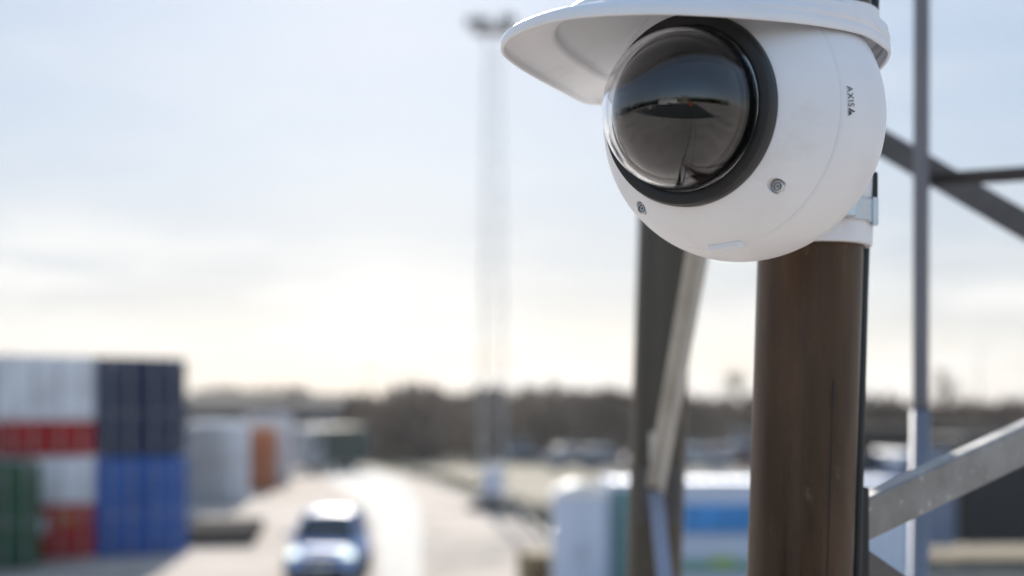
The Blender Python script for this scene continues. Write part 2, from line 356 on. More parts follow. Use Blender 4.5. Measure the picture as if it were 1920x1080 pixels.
# ================================================================== CARS
m_silver = mat('silver_paint', (.24, .36, .62), .5, 0, var=.04, coat=.0, spec=.2)
m_glassdark = mat('tinted_glass', (.010, .018, .03), .04, spec=.7, var=.05)
m_lens = mat('headlight_lens', (.75, .78, .8), .12, .2, coat=1, var=.05); m_lens.node_tree.nodes['Principled BSDF'].inputs['Emission Color'].default_value = (.9, 1, .88, 1); m_lens.node_tree.nodes['Principled BSDF'].inputs['Emission Strength'].default_value = .6
m_lens_off = mat('headlight_off', (.75, .78, .8), .12, .6, coat=1, var=.05)
m_rim = mat('alloy_rim', (.5, .5, .52), .3, .9)
def make_car(name, label, group):
    root = empty(name, (0, 0, 0), 0, label, 'car', group)      # nose toward -Y, origin on the ground under the middle
    # lower body: cross sections along y -> (y, half width, z bottom, z belt)
    secs = [(-2.22, .62, .42, .62), (-2.15, .78, .28, .74), (-1.9, .87, .22, .90), (-1.3, .90, .20, 1.00), (-.85, .91, .20, 1.04), (0, .92, .20, 1.06), (1.2, .92, .20, 1.10), (1.9, .89, .24, 1.12), (2.15, .84, .32, 1.05), (2.22, .74, .45, .9)]
    P = []; F = []; k = 12
    for y, w, z0, z1 in secs:
        zc = (z0 + z1) / 2; hz = (z1 - z0) / 2
        for i in range(k):
            t = 2 * math.pi * i / k; cx, sx = math.cos(t), math.sin(t)
            P.append((w * math.copysign(abs(cx) ** .45, cx), y, zc + hz * math.copysign(abs(sx) ** .55, sx)))
    for j in range(len(secs) - 1):
        for i in range(k): F.append((j * k + i, j * k + (i + 1) % k, (j + 1) * k + (i + 1) % k, (j + 1) * k + i))
    F += [tuple(range(k)), tuple(reversed(range((len(secs) - 1) * k, len(secs) * k)))]
    b = MB().add(P, F).build('body', m_silver, root, smooth=True); sb = b.modifiers.new('sub', 'SUBSURF'); sb.levels = sb.render_levels = 2
    # cabin / roof
    base = [(-.78, -1.12), (.78, -1.12), (.80, 1.95), (-.80, 1.95)]; top = [(-.60, -.32), (.60, -.32), (.62, 1.55), (-.62, 1.55)]
    P = [(x, y, 1.0) for x, y in base] + [(x, y, 1.58) for x, y in top]
    g = MB().add([P[q] for q in (0, 1, 5, 4)], [(0, 1, 2, 3)]).build('windscreen', m_glassdark, root)
    MB().add([P[q] for q in (2, 3, 7, 6)], [(0, 1, 2, 3)]).build('rear_window', m_glassdark, root)
    MB().add([P[q] for q in (1, 2, 6, 5)], [(0, 1, 2, 3)]).build('side_window', m_glassdark, root); MB().add([P[q] for q in (3, 0, 4, 7)], [(0, 1, 2, 3)]).build('side_window', m_glassdark, root)
    P2 = []; F2 = []; nx, ny = 12, 14
    for j in range(ny + 1):
        for i in range(nx + 1):
            u, w_ = i / nx * 2 - 1, j / ny * 2 - 1; P2.append((u * .635, .62 + w_ * .99, 1.665 - .075 * abs(u) ** 2.6 - .075 * abs(w_) ** 2.4))
    F2 = [(j * (nx + 1) + i, j * (nx + 1) + i + 1, (j + 1) * (nx + 1) + i + 1, (j + 1) * (nx + 1) + i) for j in range(ny) for i in range(nx)]
    r = MB().add(P2, F2).build('roof', m_silver, root, smooth=True); so_ = r.modifiers.new('s', 'SOLIDIFY'); so_.thickness = .03; so_.offset = -1
    for i in range(4): MB().bar(P[i], P[4 + i], .07, .05).build('pillar', m_silver, root)
    for s in (-1, 1):
        MB().bar((s * .81, .42, 1.0), (s * .625, .42, 1.58), .06, .05).build('pillar', m_silver, root)
        lathe([(.001, -.9), (.02, -.89), (.032, -.86), (.035, -.8), (.03, 0), (.035, .8), (.032, .86), (.02, .89), (.001, .9)], 16).build('roof_rail', mat('chrome', (.85, .85, .85), .12, 1.), root, loc=(s * .56, .62, 1.70), rot=(R(90), 0, 0), smooth=True)
        h = lathe([(.002, 0), (.09, .01), (.15, .05), (.17, .1)], 20); h.build('headlight', m_lens, root, loc=(s * .66, -2.10, .74), rot=(R(90) + R(180), 0, R(-18) * -s), smooth=True)
        mm = MB().box((s * .97, -.78, 1.12), (.16, .1, .14)).build('mirror', m_silver, root, bevel=.045, seg=4, smooth=True)
        MB().box((s * .66, 2.2, .9), (.3, .08, .16)).build('tail_light', P_RED, root)
        for y in (-1.38, 1.38):
            w = lathe([(.16, -.10), (.31, -.10), (.335, -.07), (.335, .07), (.31, .10), (.16, .10)], 28).build('wheel', m_dark, root, loc=(s * .82, y, .335), rot=(0, R(90), 0), smooth=True)
            rm = lathe([(.001, .03), (.06, .05), (.15, .09), (.2, .075), (.2, -.08)], 24).build('rim', m_rim, w, smooth=True)
            if s < 0: rm.rotation_euler = (R(180), 0, 0)
    MB().box((0, -2.2, .66), (.7, .08, .14)).build('grille', m_black, root)
    MB().box((0, -2.19, .40), (1.2, .1, .16)).build('bumper_vent', m_black, root)
    MB().box((0, -2.25, .50), (.5, .02, .11)).build('number_plate', P_WHITE, root)
    return root
car = make_car('car', 'silver blue estate car with roof rails driving toward the viewpoint', None)
car.scale = (.93, .93, .93); car.location = (-4.3, 30.2, 0); car.rotation_euler.z = R(2)
pg = 'cars parked below the trees'
cols = [(.30, .31, .33), (.02, .025, .07), (.16, .16, .17), (.05, .05, .06), (.45, .45, .45), (.12, .02, .02), (.22, .23, .25), (.05, .06, .09)]
lbls = ['pale silver parked car below the trees, left of the mast legs', 'dark blue parked car in front of the trees, left of the floodlight mast', 'grey parked car just right of the floodlight mast', 'black parked car right behind the left mast leg',
        'white parked car seen between the two mast legs', 'dark red parked car seen between the two mast legs', 'light grey parked car left of the rear mast leg', 'slate blue parked car beside the shed between the mast legs']
spots = [(1080, 880, 80), (812, 850, 85), (985, 866, 95), (1225, 884, 90), (1318, 882, 85), (1372, 880, 95), (1140, 882, 80), (1400, 872, 100)]
for i, ((px, py, a), c_, l_) in enumerate(zip(spots, cols, lbls)):
    c = copy_tree(car); c['label'] = l_; c['group'] = pg; x_, y_ = G(px, py); c.location = (x_, y_, 0); c.rotation_euler = (0, 0, R(a))
    repaint(c, m_lens, m_lens_off)
    repaint(c, m_silver, mat('car_paint_%d' % i, c_, .25, .3, var=.04, coat=1.))

# ================================================================== LORRIES
def make_lorry(name, label, box_m, cab_m, L=9., H=3.3, cab_left=True):
    root = empty(name, (0, 0, 0), 0, label, 'lorry')          # side-on along X, cab at -X
    MB().box((.9 + L / 2, 0, .5 + (H - .5) / 2), (L, 2.5, H - .5)).build('cargo_box', box_m, root, bevel=.03)
    for i in range(int(L / .6)):
        MB().box((.9 + .3 + i * .6, -1.262, .95 + (H - .95) / 2), (.05, .02, H - 1.15)).build('rib', box_m, root)
    MB().box((L / 2 + .2, 0, .8), (L + 1.2, .9, .22)).build('chassis', m_dark, root)
    mb = MB(); pr = [(-1.3, .45), (.75, .45), (.75, 2.85), (-.6, 2.85), (-1.15, 1.75), (-1.3, 1.6)]
    mb.prism(pr, -1.2, 1.2); me = mb.mesh('cab'); me.transform(Matrix(((1, 0, 0, 0), (0, 0, 1, 0), (0, 1, 0, 0), (0, 0, 0, 1)))); cab = link('cab', me, cab_m, root)
    bv = cab.modifiers.new('b', 'BEVEL'); bv.width = .06; bv.segments = 3
    for s in (-1, 1): MB().box((-.15, s * 1.21, 2.05), (.95, .03, .7)).build('side_window', m_glassdark, root)
    MB().bar((-1.19, 0, 1.82), (-.72, 0, 2.68), 2.1, .03, up=(0, 1, 0)).build('windscreen', m_glassdark, root)
    for xx in (-.5, L - 2.3, L - 1.1):
        for s in (-1, 1):
            w = lathe([(.25, -.14), (.46, -.14), (.5, -.1), (.5, .1), (.46, .14), (.25, .14)], 28).build('wheel', m_dark, root, loc=(xx, s * 1.05, .5), rot=(R(90), 0, 0), smooth=True)
            rm = lathe([(.001, .05), (.1, .09), (.24, .1), (.27, .08), (.27, -.1)], 20).build('rim', m_rim, w, smooth=True)
            if s > 0: rm.rotation_euler = (R(180), 0, 0)
    return root
m_blackbox = mat('black_tarpaulin', (.010, .011, .016), .5, var=.3)
lo = make_lorry('lorry', 'black box lorry with a pale blue cab parked beyond the right brace', m_blackbox, mat('pale_cab', (.12, .17, .26), .3, coat=.6), 8.5, 3.25)
lo.location = (10.4, 33.4, 0); lo.rotation_euler.z = R(3)
for (x_, y_, rz_, l_) in ((13.5, 55, 2, 'black box lorry farther back, just right of the near mast leg'), (25.5, 57, -3, 'black box lorry farther back at the right edge')):
    l2 = copy_tree(lo); l2['label'] = l_; l2.location = (x_, y_, 0); l2.rotation_euler.z = R(rz_); repaint(l2, m_blackbox, mat('grey_tarpaulin', (.035, .03, .028), .7))
lo2 = make_lorry('lorry', 'dark green lorry parked at the far end of the yard', paint('dull_green', (.03, .06, .055)), P_GREY, 5, 2.9)
lo2.location = (-13.4, 82, 0); lo2.rotation_euler.z = R(62)

# ================================================================== BOXES AT THE BOTTOM RIGHT
def side_container(loc, rz):
    c = container('shipping_container', loc, rz, mat('paint_offwhite', (.60, .66, .78), .5, var=.05), 6.06, 'white container with a blue banner seen between the mast legs', 'white boxes beyond the mast legs', castings=zinc, H=2.47)
    return c
# long side faces the viewpoint: rotate so local +X side faces -Y
c = side_container((8.05 - .9 + .02, 26.6, 0), R(90)); c.location = (7.96, 26.9, 0)
# local side x=+W/2 faces world +Y, x=-W/2 faces world -Y ; body runs to world -X
b = MB().box((-1.275, 3.45, 1.72), (.02, 2.2, .58)).build('banner', P_SKY, c)
MB().box((-1.275, 5.72, 1.25), (.02, .5, 2.1)).build('banner', mat('paint_pale_teal', (.14, .27, .26), .6), c)['label'] = 'teal banner'
MB().box((-1.275, 3.0, .78), (.02, 4.0, .26)).build('stripe', mat('paint_mint', (.20, .36, .30), .6), c)
MB().box((-1.291, 3.75, .86), (.01, .45, .2)).build('stripe', P_LIME, c)
m_cabinet = mat('cabinet_white', (.55, .62, .76), .35, var=.04, coat=.4)
root = empty('storage_cabinet', (1.33, 24.9, 0), 0, 'tall white storage cabinet with a rounded sunlit top, left of the mast leg', 'cabinet')
MB().box((0, .7, 1.1), (1.05, 1.4, 2.2)).build('body', m_cabinet, root, bevel=.03)
mb = MB(); pts = [(-.56, -.05)] + [(-.56 + 1.12 * i / 10, .22 * math.sin(math.pi * i / 10)) for i in range(11)] + [(.56, -.05)]
mb.prism(pts, 0, 1.5); me = mb.mesh('lid'); me.transform(Matrix(((1, 0, 0, 0), (0, 0, 1, -.05), (0, 1, 0, 2.25), (0, 0, 0, 1)))); link('lid', me, mat('lid_white', (.8, .8, .8), .25, coat=.5), root)
for s in (-1, 1):
    d = MB().box((s * .26, -.012, 1.1), (.49, .03, 2.0)).build('door', m_cabinet, root, bevel=.008)
    MB().tube((s * .06, -.05, 1.0), (s * .06, -.05, 1.25), .012, n=8).build('handle', m_steel, d)
m_wood = mat('weathered_wood', (.24, .18, .09), .8, var=.3, scale=3, stretch=(1, 6, 6))
root = empty('pallet_stack', (.62, 27.3, 0), R(12), 'stack of brown wooden pallets beside the white cabinet', 'pallet')
sl = MB().box((0, 0, 0), (.8, .12, .022)).mesh('board'); sl.materials.append(m_wood); bl = MB().box((0, 0, 0), (.1, 1.1, .1)).mesh('bearer'); bl.materials.append(m_wood)
for k in range(6):
    for s in (-.35, 0, .35): link('bearer', bl, None, root, (s, 0, .06 + .15 * k))
    for q in range(6): link('board', sl, None, root, (0, -.49 + .196 * q, .122 + .15 * k))
root = empty('bollard', (.85, 25.4, 0), 0, 'slim steel bollard with a shiny cap left of the white cabinet', 'bollard')
MB().tube((0, 0, 0), (0, 0, 1.45), .06, n=16).build('post', mat('bollard_paint', (.35, .4, .5), .5), root, smooth=False)
lathe([(.001, .022), (.05, .0192), (.09, .013), (.135, .001), (.142, -.012), (.06, -.03)], 32).build('cap', mat('chrome', (.85, .85, .85), .12, 1.), root, loc=(0, 0, 1.46), smooth=True)

# ================================================================== FLOODLIGHT MAST
m_galv = mat('galvanised', (.45, .47, .49), .5, .5, var=.15)
root = empty('floodlight_mast', (*G(925, 952), 0), 0, 'tall lattice floodlight mast with two lamp clusters in mid distance', 'mast')
Hm = 19.2; w0, w1 = .50, .28
def cor(i, z): w = w0 + (w1 - w0) * z / Hm; return Vector(((-1, 1, 1, -1)[i] * w, (-1, -1, 1, 1)[i] * w, z))
for i in range(4): MB().tube(cor(i, .5), cor(i, Hm), .042, .030, n=8).build('leg', m_galv, root)
mb = MB(); z = .5; k = 0
while z < Hm - .9:
    for i in range(4):
        a, b_ = (i, (i + 1) % 4) if k % 2 else ((i + 1) % 4, i); MB().tube(cor(a, z), cor(b_, z + .95), .017, n=5, cap=False).build('brace', m_galv, root)
    z += .95; k += 1
MB().box((0, 0, .3), (1.5, 1.5, .6)).build('footing', m_conc, root, bevel=.04)
MB().box((0, 0, Hm + .03), (1.6, 1.2, .06)).build('platform', m_galv, root)
MB().bar((-1.05, -.1, Hm + .35), (1.05, -.1, Hm + .35), .08, .08).build('crossarm', m_galv, root)
for s in (-1, 1): MB().tube((s * .3, 0, Hm), (s * .3, -.1, Hm + .35), .03, n=8).build('bracket', m_galv, root)
m_lamp = mat('lamp_housing', (.02, .022, .026), .4)
for xx in (-.95, -.62, -.3, .42, .72):
    l = MB().box((xx, -.25, Hm + .32 + (.08 if xx > 0 else 0)), (.26, .34, .36), Matrix.Rotation(R(35), 3, 'X')).build('floodlight', m_lamp, root, bevel=.03)
root2 = root
mb = MB().box((0, 0, 0), (.62, .4, 1.1))
r_ = empty('cabinet', (*G(925, 955), 0), R(6), 'pale blue electrical cabinet standing at the foot of the floodlight mast', 'cabinet'); r_.location.y -= 1.0
MB().box((0, 0, 1.15), (.62, .4, 1.0)).build('body', mat('pale_blue', (.45, .52, .68), .35, coat=.5), r_, bevel=.02)
MB().box((0, 0, .3), (.5, .35, .6)).build('plinth', m_dark, r_)
lathe([(.001, .16), (.10, .13), (.16, .06), (.17, 0), (.1, -.03)], 20).build('lid_cap', mat('chrome', (.8, .8, .8), .12, 1.), r_, loc=(-.18, 0, 1.72), smooth=True)
lathe([(.001, .16), (.10, .13), (.16, .06), (.17, 0), (.1, -.03)], 20).build('lid_cap', MATS['chrome'], r_, loc=(.18, 0, 1.72), smooth=True)
# boulders round the foot
m_rock = mat('rock', (.16, .15, .13), .85, var=.3, scale=3)
rnd = random.Random(5)
for i, (px, py, s, lb) in enumerate([(900, 958, .5, 'left of the cabinet'), (950, 960, .62, 'right of the cabinet'), (975, 968, .45, 'farthest right along the verge'), (1005, 978, .55, 'nearest the white cabinet')]):
    bm = bmesh.new(); bmesh.ops.create_icosphere(bm, subdivisions=2, radius=s)
    for v_ in bm.verts: v_.co *= 1 + .35 * noise.noise(v_.co * 2.2 / s + Vector((i * 3, 0, 0))); v_.co.z *= .7
    me = bpy.data.meshes.new('boulder'); bm.to_mesh(me); bm.free()
    tag(link('boulder', me, m_rock, None, (*G(px, py), s * .25)), 'grey boulder on the verge, ' + lb, 'boulder', 'boulders along the verge')

# slender lamp posts in the distance
def lamp_post(px, dist, H, label):
    r = empty('lamp_post', ((px - 960) / 2400 * dist, dist, 0), 0, label, 'lamp post', 'lamp posts rising behind the trees')
    MB().tube((0, 0, 0), (0, 0, H), .12, .06, n=8).build('pole', m_galv, r)
    MB().tube((0, 0, H), (.9, -.3, H + .15), .04, n=6).build('arm', m_galv, r)
    h = MB().box((1.1, -.35, H + .16), (.7, .3, .14)).build('lamp_head', MATS['chrome'], r, bevel=.05, seg=4, smooth=True)
    return r
lamp_post(692, 150, 9.6, 'faint lamp post rising left of the floodlight mast')
lamp_post(1340, 130, 5.0, 'short lamp post with a glinting head between the mast legs')
lamp_post(1408, 135, 5.2, 'short lamp post half hidden by the near mast leg')
lamp_post(1835, 150, 11, 'faint lamp post rising at the far right')

# ================================================================== TREES
m_twig = mat('bare_twigs', (.075, .055, .042), .9, var=0, c2=(.31, .235, .175), scale=.12)
m_con = mat('conifer', (.018, .028, .016), .9, var=0, c2=(.04, .055, .03), scale=.5)
m_bark = mat('bark', (.09, .07, .055), .9, var=.3)
def bush(mb, rnd, cx, cy, z0, r, h, n, size):
    for _ in range(n):
        a = rnd.random() * 6.283; u = rnd.random() ** .5; zz = rnd.random(); rr = r * u * (1 - .65 * abs(zz - .45) ** 1.2)
        x, y, z = cx + math.cos(a) * rr, cy + math.sin(a) * rr, z0 + h * zz
        s = size * (.5 + rnd.random()); an = rnd.random() * 3.14; dx, dy = math.cos(an) * s * .35, math.sin(an) * s * .35
        ux, uy, uz = rnd.uniform(-.4, .4) * s, rnd.uniform(-.4, .4) * s, s * rnd.uniform(.4, 1.1)
        mb.add([(x - dx, y - dy, z), (x + dx, y + dy, z), (x + ux, y + uy, z + uz)], [(0, 1, 2)])
def topz(px, dist):   # height of the wood's outline above ground
    prof = [(300, 752), (540, 756), (640, 762), (700, 760), (760, 752), (860, 750), (960, 756), (1010, 748), (1060, 752), (1130, 752), (1180, 760), (1300, 770), (1410, 765), (1500, 770), (1640, 768), (1700, 772), (1760, 782), (1850, 768), (1950, 776), (2400, 765)]
    for a, b in zip(prof, prof[1:]):
        if a[0] <= px <= b[0]:
            y = a[1] + (b[1] - a[1]) * (px - a[0]) / (b[0] - a[0]); break
    else: y = 765
    return CAMZ + (773 - y) / 2400 * dist
rnd = random.Random(11); mb = MB()
for i in range(720):
    d = rnd.uniform(99, 150); px = rnd.uniform(380, 2150); h = topz(px, d) * rnd.uniform(.72, 1.13) + (.3 * math.sin(px * .05)); r = rnd.uniform(1.5, 2.8)
    x_ = (px - 960) / 2400 * d
    mb.tube((x_, d, 0), (x_ + rnd.uniform(-.3, .3), d, h * .8), .12, .03, n=5, cap=False)
    bush(mb, rnd, x_, d, .1, r, h, 120, .9)
tag(mb.build('wood', m_twig), 'mass of leafless grey brown trees along the horizon', 'wood', kind='stuff')
# higher bank of land behind
mb = MB(); P = []; F = []; n = 120
for i in range(n + 1):
    xx = -160 + 400 * i / n; hh = 3.2 + .7 * noise.noise(Vector((xx * .03, 0, 0))) + .5 * noise.noise(Vector((xx * .11, 3, 0)))
    P += [(xx, 150, -.1), (xx, 165, hh), (xx, 260, hh + .3), (xx, 300, -.1)]
for i in range(n):
    for k in range(3): F.append((4 * i + k, 4 * i + 4 + k, 4 * i + 5 + k, 4 * i + 1 + k))
mb.add(P, F); tag(mb.build('hill', mat('hill_scrub', (.06, .055, .05), .95, var=.3, scale=.1)), kind='structure')
def bare_tree(px, dist, H, label):
    r = empty('bare_tree', ((px - 960) / 2400 * dist, dist, 0), 0, label, 'tree', 'single trees standing above the wood')
    MB().tube((0, 0, 0), (.1, 0, H * .8), .2, .05, n=8).build('trunk', m_bark, r)
    rr = random.Random(px); mb = MB()
    for k in range(34):
        z = H * rr.uniform(.35, .8); a = rr.random() * 6.28; L = (H - z) * rr.uniform(.35, .7); e = Vector((math.cos(a) * L * .6, math.sin(a) * L * .6, z + L * .8))
        mb.tube((.05, 0, z), e, .05, .012, n=4, cap=False)
        for q in range(7):
            s = Vector((.05, 0, z)).lerp(e, rr.uniform(.35, 1)); mb.tube(s, s + Vector((rr.uniform(-.7, .7), rr.uniform(-.7, .7), rr.uniform(.2, 1))), .02, .006, n=3, cap=False)
    mb.build('crown', m_twig, r); return r
def conifer(px, dist, H, label):
    r = empty('conifer', ((px - 960) / 2400 * dist, dist, 0), 0, label, 'tree', 'single trees standing above the wood')
    MB().tube((0, 0, 0), (0, 0, H), .16, .03, n=8).build('trunk', m_bark, r)
    rr = random.Random(px); mb = MB()
    for k in range(900):
        z = H * (.15 + .85 * rr.random()); rad = (H - z) * .26 * rr.random() ** .5 + .1; a = rr.random() * 6.28; x, y = math.cos(a) * rad, math.sin(a) * rad; s = .35
        mb.add([(x - y * .3 / max(rad, .1) * s, y + x * .3 / max(rad, .1) * s, z), (x + y * .3 / max(rad, .1) * s, y - x * .3 / max(rad, .1) * s, z), (x * 1.3, y * 1.3, z - .3)], [(0, 1, 2)])
    mb.build('crown', m_con, r); return r
bare_tree(1036, 118, 7.3, 'bare tree standing above the wood right of the floodlight mast')
bare_tree(1133, 120, 6.4, 'bare tree above the wood just left of the rear mast leg')
bare_tree(1375, 120, 8.5, 'tall bare tree between the two mast legs')
bare_tree(1768, 120, 8.8, 'tall bare tree right of the thin steel rod')
bare_tree(735, 125, 6.0, 'low bare tree above the wood left of the floodlight mast')
conifer(1018, 116, 5.7, 'dark conifer standing above the wood right of the floodlight mast')
conifer(1852, 116, 4.9, 'dark conifer above the trees at the far right')
conifer(1130, 114, 5.2, 'small dark conifer just left of the rear mast leg')
conifer(1688, 112, 4.5, 'green conifer just left of the thin steel rod')
# what the dome mirrors: the other side of the yard
rnd = random.Random(21); mb = MB()
for i in range(260):
    a = R(rnd.uniform(150, 330)); d = rnd.uniform(85, 120); x_, y_ = math.cos(a) * d, math.sin(a) * d; h = rnd.uniform(6, 11)
    bush(mb, rnd, x_, y_, 0, 4, h, 90, 1.8)
tag(mb.build('wood', m_con), 'dark wood across the yard, mirrored small in the camera dome', 'wood', kind='stuff')
building('warehouse', (-34, -64, 0), R(155), 34, 14, 7.5, P_WHITE, P_GREY, 'long white warehouse mirrored small in the camera dome', nwin=8)
building('office_block', (-6, -70, 0), R(176), 12, 10, 12, P_BEIGE, P_GREY, 'pale office block mirrored small in the camera dome', nwin=4)

# ================================================================== LATTICE MAST (near)
def lean(x0, z): return x0 + .032 * z
m_pipe = mat('brown_pipe', (.030, .016, .009), .40, .05, var=0, c2=(.100, .058, .032), scale=26, stretch=(1, 1, .10), spec=.28, bump=.35, bscale=220, rvar=.14)
def wear(m, col_, scale, stretch, lo, hi, amt):      # a second layer of marks over a material's colour
    t = m.node_tree; b = t.nodes['Principled BSDF']; src = b.inputs['Base Color'].links[0].from_socket
    co = t.nodes.new('ShaderNodeTexCoord'); mpn = t.nodes.new('ShaderNodeMapping'); mpn.inputs['Scale'].default_value = stretch; mpn.inputs['Rotation'].default_value = (.1, .05, .3)
    t.links.new(co.outputs['Object'], mpn.inputs[0]); n = t.nodes.new('ShaderNodeTexNoise'); n.inputs['Scale'].default_value = scale; n.inputs['Detail'].default_value = 8; n.inputs['Roughness'].default_value = .68
    t.links.new(mpn.outputs[0], n.inputs['Vector']); r = t.nodes.new('ShaderNodeValToRGB'); r.color_ramp.elements[0].position = lo; r.color_ramp.elements[1].position = hi
    r.color_ramp.elements[0].color = (0, 0, 0, 1); r.color_ramp.elements[1].color = (amt, amt, amt, 1)
    t.links.new(n.outputs['Fac'], r.inputs[0]); mx = t.nodes.new('ShaderNodeMixRGB'); mx.inputs[2].default_value = (*col_, 1)
    t.links.new(r.outputs[0], mx.inputs[0]); t.links.new(src, mx.inputs[1]); t.links.new(mx.outputs[0], b.inputs['Base Color'])
wear(m_pipe, (.17, .14, .11), 80, (1, 1, .35), .62, .74, .55)
wear(m_pipe, (.008, .006, .005), 34, (1, 1, .25), .58, .75, .8)
wear(m_pipe, (.15, .085, .045), 10, (1, 1, .22), .50, .70, .65)
m_galvn = mat('galvanised_near', (.20, .20, .20), .42, .75, var=0, c2=(.36, .36, .365), scale=22, bump=.35, bscale=180, rvar=.1)
m_galvd = mat('galvanised_dull', (.085, .08, .08), .5, .5, var=0, c2=(.16, .15, .145), scale=14, bump=.2, bscale=160)
Z0 = CAMZ
mast = empty('lattice_mast', (.19, 1.2, 0), 0, 'brown and grey steel lattice mast that carries the dome camera', 'mast')
NL = (.1876, .82); FL = (.189, 1.66); RL = (.935, 1.25)
def P3(x, y, z): return Vector((x - .19, y - 1.2, z + Z0))       # z relative to the eye, local to mast
def legm(b, z0, z1, r, m, lab=None):
    mb = lathe([(r * .93, z0), (r, z0), (r, z1), (r * .93, z1)], 96)
    me = mb.mesh('leg'); 
    for v_ in me.vertices: v_.co.x += b[0] - .19 + .032 * v_.co.z; v_.co.y += b[1] - 1.2; v_.co.z += Z0
    smoothangle(me); return link('leg', me, m, mast)
nl = legm(NL, -3.85, 1.6, .0332, m_pipe); nl['label'] = 'near brown tubular leg'
legm((FL[0] + .002, FL[1]), -3.85, 1.6, .0355, mat('pipe_far', (.045, .037, .028), .4, .4, var=0, c2=(.085, .072, .055), scale=8, stretch=(1, 1, .2)))
legm(RL, -3.85, 1.6, .0345, m_galvd)
# weld seam down the near leg
ang = R(-90 + 17)
sx, sy = math.cos(ang) * .0332, math.sin(ang) * .0332
MB().tube(P3(lean(NL[0], -.55) + sx, NL[1] + sy, -.55), P3(lean(NL[0], .02) + sx, NL[1] + sy, .02), .0005, n=6).build('weld_seam', mat('seam', (.012, .01, .009), .6), nl)
def angle_bar(a, b, w, t, m, up=(0, 0, 1), name='brace', bev=.0015):
    """L-section: one leg flat facing, one leg on top."""
    a, b = Vector(a), Vector(b); d = (b - a).normalized(); side = d.cross(Vector(up)).normalized(); upv = side.cross(d)
    mb = MB()
    prof = [(0, 0), (t, 0), (t, w - t), (w * .55, w - t), (w * .55, w), (0, w)]
    P = [c + side * (-u) * -1 + upv * (v_ - w / 2) for c in (a, b) for u, v_ in prof]; n = len(prof)
    mb.add([q for q in P], [tuple(reversed(range(n))), tuple(range(n, 2 * n))] + [(i, (i + 1) % n, n + (i + 1) % n, n + i) for i in range(n)])
    return mb.build(name, m, mast, bevel=bev)
def RLp(t, z): return P3(NL[0] + (RL[0] - NL[0]) * t, NL[1] + (RL[1] - NL[1]) * t, z)
def bar_flip(a, b, w, t, m, flip=1):
    a, b = Vector(a), Vector(b); d = (b - a).normalized(); side = d.cross(Vector((0, 0, 1))).normalized() * flip; upv = Vector((0, 0, 1)); upv = (upv - d * upv.dot(d)).normalized()
    prof = [(0, 0), (t, 0), (t, w - t), (w * .6, w - t), (w * .6, w), (0, w)]
    P = [c + side * (-u) + upv * (v_ - w / 2) for c in (a, b) for u, v_ in prof]; n = len(prof)
    return MB().add(P, [tuple(reversed(range(n))), tuple(range(n, 2 * n))] + [(i, (i + 1) % n, n + (i + 1) % n, n + i) for i in range(n)]).build('brace', m, mast, bevel=.0012)
bar_flip(RLp(.060, -.0725), RLp(1, .172), .0275, .004, m_galvn)
bar_flip(RLp(.052, -.100), RLp(1, -.56), .027, .004, m_galvd)
MB().box(RLp(.053, -.080), (.016, .008, .062), Matrix.Rotation(R(30), 3, 'Z')).build('gusset', m_dark, mast, bevel=.002)
def FLp(t, z): return P3(FL[0] + (RL[0] - FL[0]) * t, FL[1] + (RL[1] - FL[1]) * t, z)
bar_flip(FLp(.03, .50), FLp(1, -.068), .030, .004, m_galvd)
bar_flip(FLp(.385, .272), FLp(1, .262), .0165, .004, mat('brown_bar', (.06, .045, .04), .5, .3))
bar_flip(FLp(.03, -.40), FLp(1, -.1), .030, .004, m_galvd)
m_galvl = mat('galvanised_light', (.40, .39, .35), .42, .15, var=0, c2=(.62, .60, .56), scale=16, stretch=(1, 1, .3))
bar_flip(P3(.1865, 1.60, -.103), P3(.2045, .86, .50), .029, .004, m_galvl, -1)
bar_flip(P3(.1865, 1.59, -.108), P3(.172, .86, -.70), .029, .004, mat('galvanised_blue', (.30, .33, .42), .35, .5), -1)
MB().box(P3(.186, 1.61, -.105), (.05, .01, .07)).build('gusset', m_galvd, mast, bevel=.002)
MB().tube(P3(.186, 1.66 - .04, -.06), P3(.186, 1.66 - .04, -.025), .012, n=20).build('collar', m_galvl, mast)
# the thin steel rod right of the near leg
rod = empty('steel_rod', (.463, 1.45, 0), 0, 'thin upright steel rod with a thicker sleeve below, right of the dome camera', 'rod')
MB().tube((lean(0, -.0) * 0 - .0, 0, Z0), (.0035, 0, Z0 + 1.5), .0088, n=24).build('upper_tube', mat('rod_blue', (.19, .215, .27), .45, .3), rod).data.shade_smooth()
MB().tube((-.012 - .03, 0, 0), (0, 0, Z0 + .002), .0108, n=24).build('sleeve', mat('rod_light', (.21, .235, .29), .55, .2), rod).data.shade_smooth()

# ================================================================== DOME CAMERA
C = Vector((.1315, .73, CAMZ + .165)); RB = .0792
az = R(36.8); el = R(-4.6)
A = Vector((-math.sin(az) * math.cos(el), -math.cos(az) * math.cos(el), math.sin(el)))     # optical axis of the unit
QA = A.to_track_quat('Z', 'Y').to_matrix().to_4x4()
dome = empty('dome_camera', C, 0, 'white dome security camera with a white sun visor clamped to the brown mast leg', 'security camera')
m_white = mat('white_housing', (.82, .83, .86), .40, var=.02, scale=30, bump=.05, bscale=900, spec=.45)
def axobj(mb, name, m, parent=dome, ang=40):
    me = mb.mesh(name); smoothangle(me, ang); o = link(name, me, m, parent); o.matrix_local = QA.copy() if parent == dome else Matrix.Identity(4); return o
def sph(D, RR=RB): return math.sqrt(max(0, RR * RR - D * D))
hb = MB()
